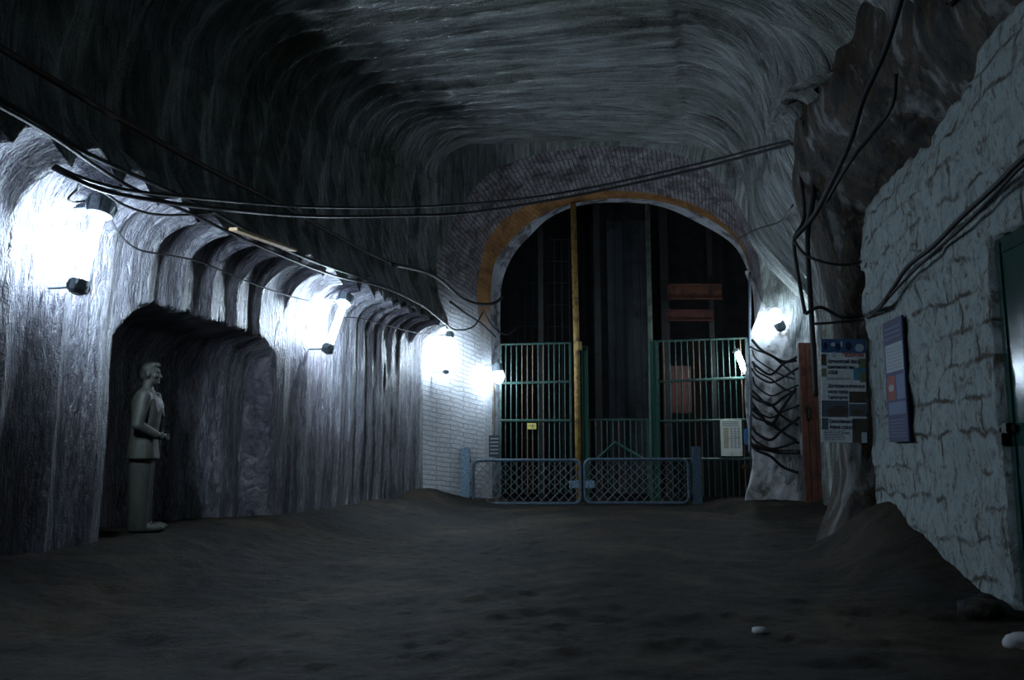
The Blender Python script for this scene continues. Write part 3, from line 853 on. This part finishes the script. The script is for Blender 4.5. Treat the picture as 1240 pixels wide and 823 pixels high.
cable('black cable running on from the pipe end to the arch lamp', up([(476, 320, .66), (515, 329, .66), (535, 340, .7)]) + [P(558, 360, 16.3), P(580, 368, 16.7), P(598, 367, 17.3), P(608, 360, 17.9)], .034)
cable('cable hanging in a loop at the left spring of the arch', [P(545, 365, 16.5), P(565, 380, 16.8), P(583, 392, 17.1), P(600, 408, 17.6)], .024)
cable('second loop of cable at the left spring of the arch', [P(585, 375, 17.0), P(597, 395, 17.4), P(612, 405, 17.8), P(625, 398, 18.0)], .018)
cable('thin wire strung from the first to the second wall lamp', up([(133, 262, .2), (146, 285, .2), (168, 302, .2), (205, 309, .2), (245, 318, .2), (300, 341, .2), (350, 358, .2), (385, 366, .2), (412, 366, .22)]), .009)
cable('thin wire strung from the second to the third wall lamp', up([(408, 384, .25), (440, 386, .22), (480, 397, .2), (510, 404, .2)]) + [P(530, 406, 16.4), P(543, 404, 16.6)], .009)
cable('short bent wire feeding the nearest wall lamp', up([(96, 222, .3), (93, 229, .25), (83, 240, .22), (90, 245, .22), (107, 243, .24), (116, 245, .26)]), .011)
cable('slack cable under the long pair at the front left', up([(100, 216, .5), (125, 232, .5), (150, 248, .5), (185, 259, .5), (225, 260, .5), (270, 256, .55)]), .012)
# right side
cable('thick cable dropping down the edge of the rock buttress', [P(972, 172, 9.6), P(981, 190, 9.5), P(985, 235, 9.45), P(978, 285, 9.4), P(980, 340, 9.45), P(985, 420, 9.45), P(988, 480, 9.5)], .03)
cable('second cable beside the drop cable on the rock buttress', [P(966, 190, 9.6), P(974, 260, 9.5), P(962, 290, 9.4), P(966, 330, 9.45), P(975, 380, 9.5)], .022)
cable('dark cable slanting across the rock overhang to the buttress', [P(1094, -12, 6.6), P(1072, 60, 7.1), P(1045, 120, 7.5), P(1030, 170, 7.8), P(1005, 225, 8.4), P(985, 262, 9.0), P(962, 288, 9.35)], .03)
cable('thin cable hooked over the rock overhang', [P(1085, 90, 7.2), P(1080, 128, 7.4), P(1058, 160, 7.7), P(1030, 195, 8.1), P(1000, 245, 8.9)], .02)
def bwall(px, py, off=.09):
    # on the block wall's face
    a, v = (px - 620) / F, (411.5 - py) / F
    b, d = CT - v * ST, ST + v * CT
    # a t + off = 3.45 + .118 (b t - 5.83)
    t = (3.45 - .118 * 5.83 - off) / (a - .118 * b)
    return (a * t, b * t, CH + d * t)
w1 = [bwall(*q) for q in ((1262, 170), (1235, 195), (1200, 230), (1165, 262), (1130, 298), (1100, 322), (1082, 348), (1066, 370))]
cable('upper black cable crossing the block wall towards the posters', w1 + [P(1050, 380, 9.2), P(1020, 384, 9.25), P(994, 372, 9.3), P(975, 380, 9.35)], .02)
w2 = [bwall(*q) for q in ((1262, 180), (1235, 203), (1200, 240), (1165, 275), (1130, 306), (1104, 330), (1080, 356), (1064, 374))]
cable('lower black cable crossing the block wall towards the posters', w2 + [P(1048, 386, 9.2), P(1015, 390, 9.25), P(985, 392, 9.3)], .014)
cable('cable drooping between the drop cable and the block wall', [P(962, 292, 9.35), P(975, 308, 9.3), P(1000, 318, 9.2), P(1030, 320, 9.15), P(1062, 310, 9.05)], .016)
cable('thin wire linking the right wall and the buttress', [P(893, 290, 15.6), P(915, 278, 14.5), P(945, 268, 12), P(960, 248, 10)], .012)
rc_ = random.Random(5)
for k in range(16):
    y0 = 410 + k * 8 + rc_.uniform(-5, 5); y1 = y0 + rc_.uniform(-22, 36); s = rc_.uniform(8, 26); Yp = 15.78 - rc_.uniform(0, .14)
    pts = [P(909 + rc_.uniform(-2, 3), y0, Yp + .1), P(918 + rc_.uniform(-3, 3), y0 + s * .5, Yp), P(933, y0 + s + rc_.uniform(-4, 4), Yp - .05), P(948, (y0 + y1) / 2 + s * .7, Yp), P(965 + rc_.uniform(-3, 3), y1 + 4, Yp - .05)]
    cable('black cable looping in the tangle on the white pier', pts, rc_.uniform(.016, .03), 8, grp='tangled cables on the white pier')
cable('thick black hose strapped across the lower pier', [P(911, 540, 15.8), P(925, 543, 15.75), P(945, 547, 15.75), P(968, 547, 15.5)], .045)
cable('pale conduit running down the left edge of the pier', [P(908, 330, 16.9), P(908, 410, 16.2), P(909, 470, 15.75), P(908, 520, 15.7), P(908, 548, 15.7)], .03, 8, 'conduit_pipe', 'pipe', None, 'galv')
cable('rusty pipe below the left arch lamp down to the black board', [P(599, 466, 17.55), P(598.5, 500, 17.55), P(598, 530, 17.55)], .022, 4, 'conduit_pipe', 'pipe', None, 'rust_bar')

# cable clips on the long pair
for px, py, Y in ((326, 250, 9.6), (344, 259, 9.8), (367, 265, 10.0)):
    p = Vector(P(px, py, Y))
    tag(MB().box(p, (.03, .03, .06), None, .005).tube([p + Vector((0, 0, .02)), p + Vector((.01, 0, -.07))], .008, 6).build('cable_clip', 'galv', loc=tuple(p)), 'small pale clip hanging on the long cables', 'clip', 'clips on the long cables')

# pale wooden batten on the upper left wall
a, b = Vector(Pu(282, 277, .74)), Vector(Pu(356, 303, .72))
d = (b - a).normalized(); sd = Vector((RT[0], RT[1], 0)); upv = sd.cross(d).normalized()
R = Matrix((d, sd, upv)).transposed()
tag(MB().box((a + b) / 2, ((b - a).length, .1, .03), R, .006).build('wooden_batten', 'wood', loc=tuple(a)), 'pale wooden batten fixed along the lip of the left wall', 'batten')

# ------------------------------------------------------------------ signs and posters
def text_mesh(s, size, bold=.0):
    cu = bpy.data.curves.new('lettering', 'FONT'); cu.body = s; cu.size = size; cu.offset = bold; cu.resolution_u = 2
    o = bpy.data.objects.new('lettering', cu); COL.objects.link(o)
    bpy.context.view_layer.update(); dg = bpy.context.evaluated_depsgraph_get()
    me = o.evaluated_get(dg).to_mesh()
    vs = [tuple(v.co) for v in me.vertices]; fs = [tuple(p.vertices) for p in me.polygons]
    o.evaluated_get(dg).to_mesh_clear(); bpy.data.objects.remove(o); bpy.data.curves.remove(cu)
    return vs, fs

class Board:
    """a flat printed board: local x right, y up from its lower left corner, z out of its face"""
    def __init__(s, name, label, cat, origin, right, upv, w, h, mat, th=.012, group=None):
        s.o, s.r, s.u = Vector(origin), Vector(right).normalized(), Vector(upv).normalized()
        s.n = s.r.cross(s.u).normalized(); s.w, s.h = w, h
        s.root = thing(name, label, cat, tuple(s.o), group)
        R = Matrix((s.r, s.u, s.n)).transposed()
        MB().box(s.pt(.5, .5, -th / 2), (w, h, th), R, .002).build('panel', mat, s.root)
    def pt(s, fx, fy, z=0.0): return s.o + s.r * (fx * s.w) + s.u * ((1 - fy) * s.h) + s.n * z
    def rect(s, x0, y0, x1, y1, mat, z=.0012, name='picture', mb=None):
        q = [s.pt(x0, y1, z), s.pt(x1, y1, z), s.pt(x1, y0, z), s.pt(x0, y0, z)]
        if mb is not None: mb.add(q, [(0, 1, 2, 3)]); return
        MB().add(q, [(0, 1, 2, 3)]).build(name, mat, s.root)
    def blob(s, cx, cy, rx, ry, mb, z=.002, n=14):
        c = [s.pt(cx + rx * math.cos(2 * PI * k / n), cy + ry * math.sin(2 * PI * k / n), z) for k in range(n)]
        mb.add(c, [tuple(reversed(range(n)))])
    def text(s, t, x0, x1, y0, y1, mb, z=.003, bold=.0):
        vs, fs = text_mesh(t, 1.0, bold)
        X = [v[0] for v in vs]; a, b = min(X), max(X)
        ya, yb = (0.0, .72)
        mb.add([s.pt(x0 + (v[0] - a) / (b - a) * (x1 - x0), y1 - (v[1] - ya) / (yb - ya) * (y1 - y0), z) for v in vs], fs)
    def lines(s, x0, x1, ys, hh, mb, z=.003, seed=1, gap=.25):
        r = random.Random(seed)
        for y in ys:
            x = x0
            while x < x1 - .01:
                L = min(r.uniform(.03, .11), x1 - x)
                s.rect(x, y, x + L, y + hh, None, z, mb=mb); x += L + .018

# large tourist poster facing the camera on the buttress
PY_ = 9.25
bl, br, tl = Vector(P(995, 535, PY_)), Vector(P(1050, 536, PY_ - .03)), Vector(P(994, 410, PY_))
pw, ph = (br - bl).length, (tl - bl).length
po = Board('poster', 'pale excursion poster with dark lettering on the rock buttress', 'poster', bl, br - bl, tl - bl, pw, ph, 'poster_pale')
po.rect(0, 0, 1, .135, 'pic_sky')
mb = MB()
for cx, cy, rx, ry in ((.1, .07, .05, .035), (.38, .08, .06, .04), (.62, .07, .07, .045)): mb = MB(); po.blob(cx, cy, rx, ry, mb); mb.build('picture_figure', 'ink_navy', po.root)
mb = MB()
for cx, cy, rx, ry in ((.27, .055, .05, .02), (.86, .085, .1, .04), (.46, .05, .025, .03), (.29, .155, .045, .03), (.14, .16, .03, .02)): mb = MB(); po.blob(cx, cy, rx, ry, mb, .0025); mb.build('picture_highlight', 'pic_light', po.root)
po.rect(0, .15, .12, .26, 'pic_brown'); po.rect(.84, .19, 1, .28, 'pic_green'); po.rect(.72, .28, 1, .4, 'pic_cyan'); po.rect(.86, .33, 1, .42, 'pic_green', .0016)
po.rect(0, .29, .12, .37, 'pic_green')
po.rect(.62, .51, 1, .62, 'pic_brown'); po.rect(0, .6, .6, .76, 'pic_slate'); po.rect(.61, .63, 1, .75, 'pic_slate'); po.rect(.68, .77, 1, 1, 'pic_brown'); po.rect(.88, .9, 1, 1, 'pic_light', .0016)
po.rect(0, .77, .15, .88, 'pic_slate')
for q in ((.4, .7, .19, .055), (.2, .72, .08, .04), (.8, .58, .15, .03), (.8, .71, .14, .03), (.78, .86, .06, .08)):
    mb = MB(); po.blob(*q, mb); mb.build('picture_figure', 'pic_brown', po.root)
mb = MB(); po.text('ЭКСКУРСИИ', .47, .95, .135, .175, mb, .004, .03); mb.build('lettering', 'ink_red', po.root)
mb = MB()
for t, x0, x1, y0, y1 in (('Артемовский завод', .15, .86, .2, .235), ('шампанских вин', .15, .74, .255, .29), ('АЗШВ', .15, .37, .31, .345),
                          ('Достопримечательные', .15, .96, .44, .475), ('места города', .15, .6, .495, .53), ('Святогорска', .15, .58, .55, .585),
                          ('Краснолиманская', .17, .78, .78, .815), ('ферма страусов', .18, .76, .835, .87)):
    mb = MB(); po.text(t, x0, x1, y0, y1, mb, .003, .03); mb.build('lettering', 'ink_navy', po.root)
mb = MB(); po.lines(.13, .66, (.38, .392), .006, mb); po.lines(.06, .5, [.89 + .016 * k for k in range(6)], .006, mb, seed=4); po.lines(.45, .62, (.905,), .012, mb, seed=8)
mb.build('small_print', 'ink_grey', po.root)

# dark blue poster on the block wall
q0, q1 = Vector(bwall(1077, 535, .05)), Vector(bwall(1101, 533, .05)); q2 = Vector(bwall(1067, 392, .05))
hgt = q2.z - q0.z
pb = Board('poster', 'dark blue poster with a white text block on the block wall', 'poster', q0, (q1 - q0) * Vector((1, 1, 0)), (0.01, .02, 1), (q1 - q0).length, hgt, 'poster_navy', .02)
pb.rect(.08, .2, .96, .43, 'poster_white', name='white_block'); pb.rect(.08, .46, .5, .66, 'poster_red', name='red_picture'); pb.rect(.08, .68, .96, .78, 'poster_blue', name='blue_picture'); pb.rect(.55, .46, .96, .66, 'poster_blue', name='blue_picture')
mb = MB(); pb.lines(.14, .9, [.23 + .028 * k for k in range(7)], .012, mb, seed=3); mb2 = MB(); pb.blob(.28, .56, .14, .03, mb2); mb2.build('picture_figure', 'ink_grey', pb.root)
mb.build('lettering', 'ink_grey', pb.root)
mb = MB(); pb.lines(.1, .92, (.06, .1, .14), .018, mb, seed=11); mb.build('lettering', 'poster_blue', pb.root)
mb = MB(); pb.lines(.12, .9, [.82 + .026 * k for k in range(6)], .011, mb, seed=9)
mb.build('lettering', 'poster_blue', pb.root)

# notice on the right bar gate
NY = GY - .06
bl, br, tl = Vector(P(873.5, 552, NY)), Vector(P(899.5, 552, NY)), Vector(P(872, 508, NY))
pn = Board('notice', 'white paper notice with a table of print on the right bar gate', 'notice', bl, br - bl, tl - bl, (br - bl).length, (tl - bl).length, 'paper', .008)
mb = MB(); pn.lines(.1, .88, (.05, .1, .15), .022, mb, seed=2)
for k in range(16):
    for c0, c1 in ((.46, .58), (.62, .75), (.79, .92)): pn.rect(c0, .22 + k * .036, c1 - .01 * ((k * 7) % 4), .236 + k * .036, None, .003, mb=mb)
mb.build('print', 'ink_grey', pn.root)
mb = MB()
for k in range(16): pn.rect(.14, .22 + k * .036, .36 - .015 * ((k * 5) % 5), .24 + k * .036, None, .003, mb=mb)
mb.build('ochre_print', 'ink_ochre', pn.root)

# small yellow plate on the left bar gate
bl, br, tl = Vector(P(638.5, 519.5, NY)), Vector(P(649.5, 519.5, NY)), Vector(P(638.5, 512, NY))
py_ = Board('plate', 'small yellow plate on the left bar gate', 'plate', bl, br - bl, tl - bl, (br - bl).length, (tl - bl).length, 'yellow_sign', .006)
mb = MB(); py_.rect(.15, .35, .42, .48, None, mb=mb); py_.rect(.5, .2, .62, .8, None, mb=mb); py_.rect(.68, .4, .85, .55, None, mb=mb)
mb.build('print', 'ink_grey', py_.root)

# black board with chalk lines by the left lamp
bl, br, tl = Vector(P(592, 553, 17.5)), Vector(P(605, 553, 17.5)), Vector(P(592, 527, 17.5))
bb = Board('board', 'small black board with pale writing below the left arch lamp', 'board', bl, br - bl, tl - bl, (br - bl).length, (tl - bl).length, 'blackboard', .015)
mb = MB(); bb.lines(.12, .9, [.12 + .17 * k for k in range(5)], .06, mb, seed=6)
mb.build('pale_writing', 'chalk', bb.root)

# blue plate hung by the pier, orange tag
c = Vector(P(905, 527, 17.6))
m = MB(); pr = [(-.07, .1), (-.02, .15), (.07, .16), (.08, -.1), (.05, -.2), (-.04, -.19), (-.07, -.1)]
m.loft([[c + Vector((x, -.015, z)) for x, z in pr], [c + Vector((x, .015, z)) for x, z in pr]])
tag(m.build('blue_tag', 'blue_plastic', loc=tuple(c)), 'blue plastic tag hanging between the notice and the pier', 'tag')
c = Vector(P(902, 565, 18.1))
tag(MB().box(c, (.13, .02, .09), None, .006).build('plate', 'orange_steel', loc=tuple(c)), 'small dull orange plate low on the right bar gate', 'plate')

# ------------------------------------------------------------------ the carved statue
def statue():
    h = Vector(Pu(170, 642, -.36)); base = Vector((h.x, h.y, fh(h.x, h.y) ))
    top = Pu(175, 437, -.36)[2]; base.z = h.z - .02; sc = (top - base.z) / 1.78
    m = MB(); U = []
    def cap(a, b, ra, rb, n=14, sq=1.0):
        a, b = Vector(a), Vector(b); d = (b - a)
        pts, rad = [], []
        for k in range(5):
            t = k / 4 * PI / 2; pts.append(a - d.normalized() * ra * math.cos(t)); rad.append(max(ra * math.sin(t), .002))
        for k in range(5):
            t = k / 4 * PI / 2; pts.append(b + d.normalized() * rb * math.sin(t)); rad.append(max(rb * math.cos(t), .002))
        m.tube(pts, rad, n)
    def ell(c, r): m.sphere(c, 1.0, 3, r)
    def section(z, cx, cy, rx, ry, n=24, p=2.4):
        out = []
        for k in range(n):
            t = 2 * PI * k / n; c, s = math.cos(t), math.sin(t)
            out.append(Vector((cx + rx * math.copysign(abs(c) ** (2 / p), c), cy + ry * math.copysign(abs(s) ** (2 / p), s), z)))
        return out
    for s in (-1, 1):
        m.loft([section(.02, -.01, s * .1, .1, .085), section(.1, -.015, s * .1, .1, .09), section(.45, -.02, s * .1, .105, .095), section(.7, -.02, s * .095, .115, .1), section(.9, -.01, s * .09, .125, .1)])
        cap((-.06, s * .1, .05), (.17, s * .115, .045), .055, .05)
        ell((.16, s * .115, .045), (.09, .055, .045))
        # arm, bent at the elbow, hand forward at the belt
        cap((-.01, s * .215, 1.39), (-.05, s * .27, 1.1), .075, .06); cap((-.05, s * .27, 1.1), (.12, s * .19, 1.0), .06, .045)
        ell((.165, s * .165, .99), (.05, .03, .04))
        for k in range(4): cap((.18, s * .165 , 1.018 - .018 * k), (.215, s * (.15), 1.012 - .018 * k), .0105, .009, 8)
        cap((.15, s * .15, 1.02), (.185, s * .13, 1.045), .012, .01, 8)
    # jacket
    m.loft([section(.755, -.015, 0, .16, .235), section(.76, -.015, 0, .163, .238), section(.95, -.015, 0, .145, .215), section(1.08, -.01, 0, .14, .21), section(1.25, 0, 0, .155, .225), section(1.38, -.01, 0, .14, .235), section(1.45, -.02, 0, .1, .16), section(1.5, -.015, 0, .06, .07)])
    cap((-.015, .19, 1.4), (-.015, -.19, 1.4), .075, .075)
    ell((.06, 0, 1.28), (.105, .18, .15)); ell((-.07, 0, 1.3), (.1, .2, .17))
    # lapels, placket, belt line
    cap((.1, .06, 1.44), (.165, .012, 1.2), .02, .012, 8); cap((.1, -.06, 1.44), (.165, -.012, 1.2), .02, .012, 8)
    cap((.15, 0, 1.2), (.14, 0, .78), .012, .012, 8)
    # neck, head, face
    cap((-.02, 0, 1.44), (.0, 0, 1.58), .062, .058)
    ell((.0, 0, 1.665), (.098, .078, .108)); ell((.03, 0, 1.6), (.07, .06, .075)); ell((.075, 0, 1.562), (.03, .034, .026))
    cap((.088, 0, 1.668), (.112, 0, 1.622), .012, .018, 10); ell((.093, 0, 1.59), (.014, .026, .008)); ell((.09, 0, 1.578), (.014, .024, .008))
    cap((.086, .045, 1.688), (.096, 0, 1.684), .012, .013, 8); cap((.086, -.045, 1.688), (.096, 0, 1.684), .012, .013, 8)
    for s in (-1, 1):
        ell((.078, s * .032, 1.664), (.014, .017, .011)); ell((-.005, s * .082, 1.64), (.022, .012, .035)); ell((.06, s * .05, 1.63), (.03, .022, .03))
    # thick hair swept up over the brow
    ell((-.02, 0, 1.7), (.1, .085, .085)); cap((.06, .05, 1.735), (.09, -.03, 1.745), .028, .025, 8); ell((-.07, 0, 1.66), (.05, .07, .09)); ell((.05, 0, 1.75), (.06, .065, .03))
    me = bpy.data.meshes.new('statue'); me.from_pydata([tuple(v) for v in m.v], [], m.f); me.update()
    bm = bmesh.new(); bm.from_mesh(me); bmesh.ops.recalc_face_normals(bm, faces=bm.faces[:]); bm.to_mesh(me); bm.free()
    o = bpy.data.objects.new('tmp_statue', me); COL.objects.link(o)
    r = o.modifiers.new('r', 'REMESH'); r.mode = 'VOXEL'; r.voxel_size = .0085; r.use_smooth_shade = True
    sm = o.modifiers.new('s', 'SMOOTH'); sm.factor = .5; sm.iterations = 3
    bpy.context.view_layer.update(); dg = bpy.context.evaluated_depsgraph_get()
    me2 = bpy.data.meshes.new_from_object(o.evaluated_get(dg)); bpy.data.objects.remove(o)
    me2.name = 'statue'; me2.materials.clear(); me2.materials.append(M['statue'])
    me2.polygons.foreach_set('use_smooth', [True] * len(me2.polygons))
    s = bpy.data.objects.new('statue', me2); COL.objects.link(s); s.location = base; s.scale = (sc * 1.0, sc, sc)
    s.rotation_euler = (0, 0, math.radians(17))
    tag(s, 'carved salt statue of a standing man in a jacket in the wall niche', 'statue')
    # low salt step it stands on
statue()

# ------------------------------------------------------------------ loose stones
def stone(x, y, r, label, seed, mat='stone', grp=None):
    bm = bmesh.new(); bmesh.ops.create_icosphere(bm, subdivisions=3, radius=1)
    co = np.array([v.co for v in bm.verts]); d = 1 + .5 * fbm(co[:, 0] * 1.3 + seed, co[:, 1] * 1.3, co[:, 2] * 1.3, 4)
    for v, k in zip(bm.verts, d): v.co = Vector((v.co.x * r * k * 1.2, v.co.y * r * k, v.co.z * r * k * .7))
    z = fh(x, y)
    o = MB().bm(bm, (x, y, z + r * .25)).build('stone', mat, smooth=True, loc=(x, y, z))
    tag(o, label, 'stone', grp)
stone(3.16, 5.75, .11, 'dark stone at the foot of the block wall by the door', 3)
stone(3.3, 5.95, .08, 'smaller stone tucked behind the dark one by the door', 9)
stone(2.95, 4.95, .09, 'pale stone lying on the floor at the lower right corner', 14, 'pier')
stone(1.55, 5.35, .045, 'small pale stone on the open floor at the right', 21, 'pier')

# ------------------------------------------------------------------ world, camera, view
w = bpy.data.worlds.new('World'); SC.world = w; w.use_nodes = True
w.node_tree.nodes['Background'].inputs[0].default_value = (.5, .65, .9, 1)
w.node_tree.nodes['Background'].inputs[1].default_value = 0.0
cam = bpy.data.cameras.new('Camera'); co = bpy.data.objects.new('Camera', cam); COL.objects.link(co)
cam.sensor_width = 36; cam.lens = 36 * F / 1240; cam.clip_start = .05
co.location = (0, 0, CH); co.rotation_euler = (PI / 2 + TH, 0, 0)
SC.camera = co
vs = SC.view_settings
vs.view_transform = 'Standard'; vs.look = 'None'; vs.exposure = -0.28; vs.gamma = 1.0; vs.use_curve_mapping = False
SC.cycles.use_denoising = True
SC.cycles.max_bounces = 8; SC.cycles.diffuse_bounces = 5; SC.cycles.glossy_bounces = 3
SC.cycles.sample_clamp_indirect = 6.0
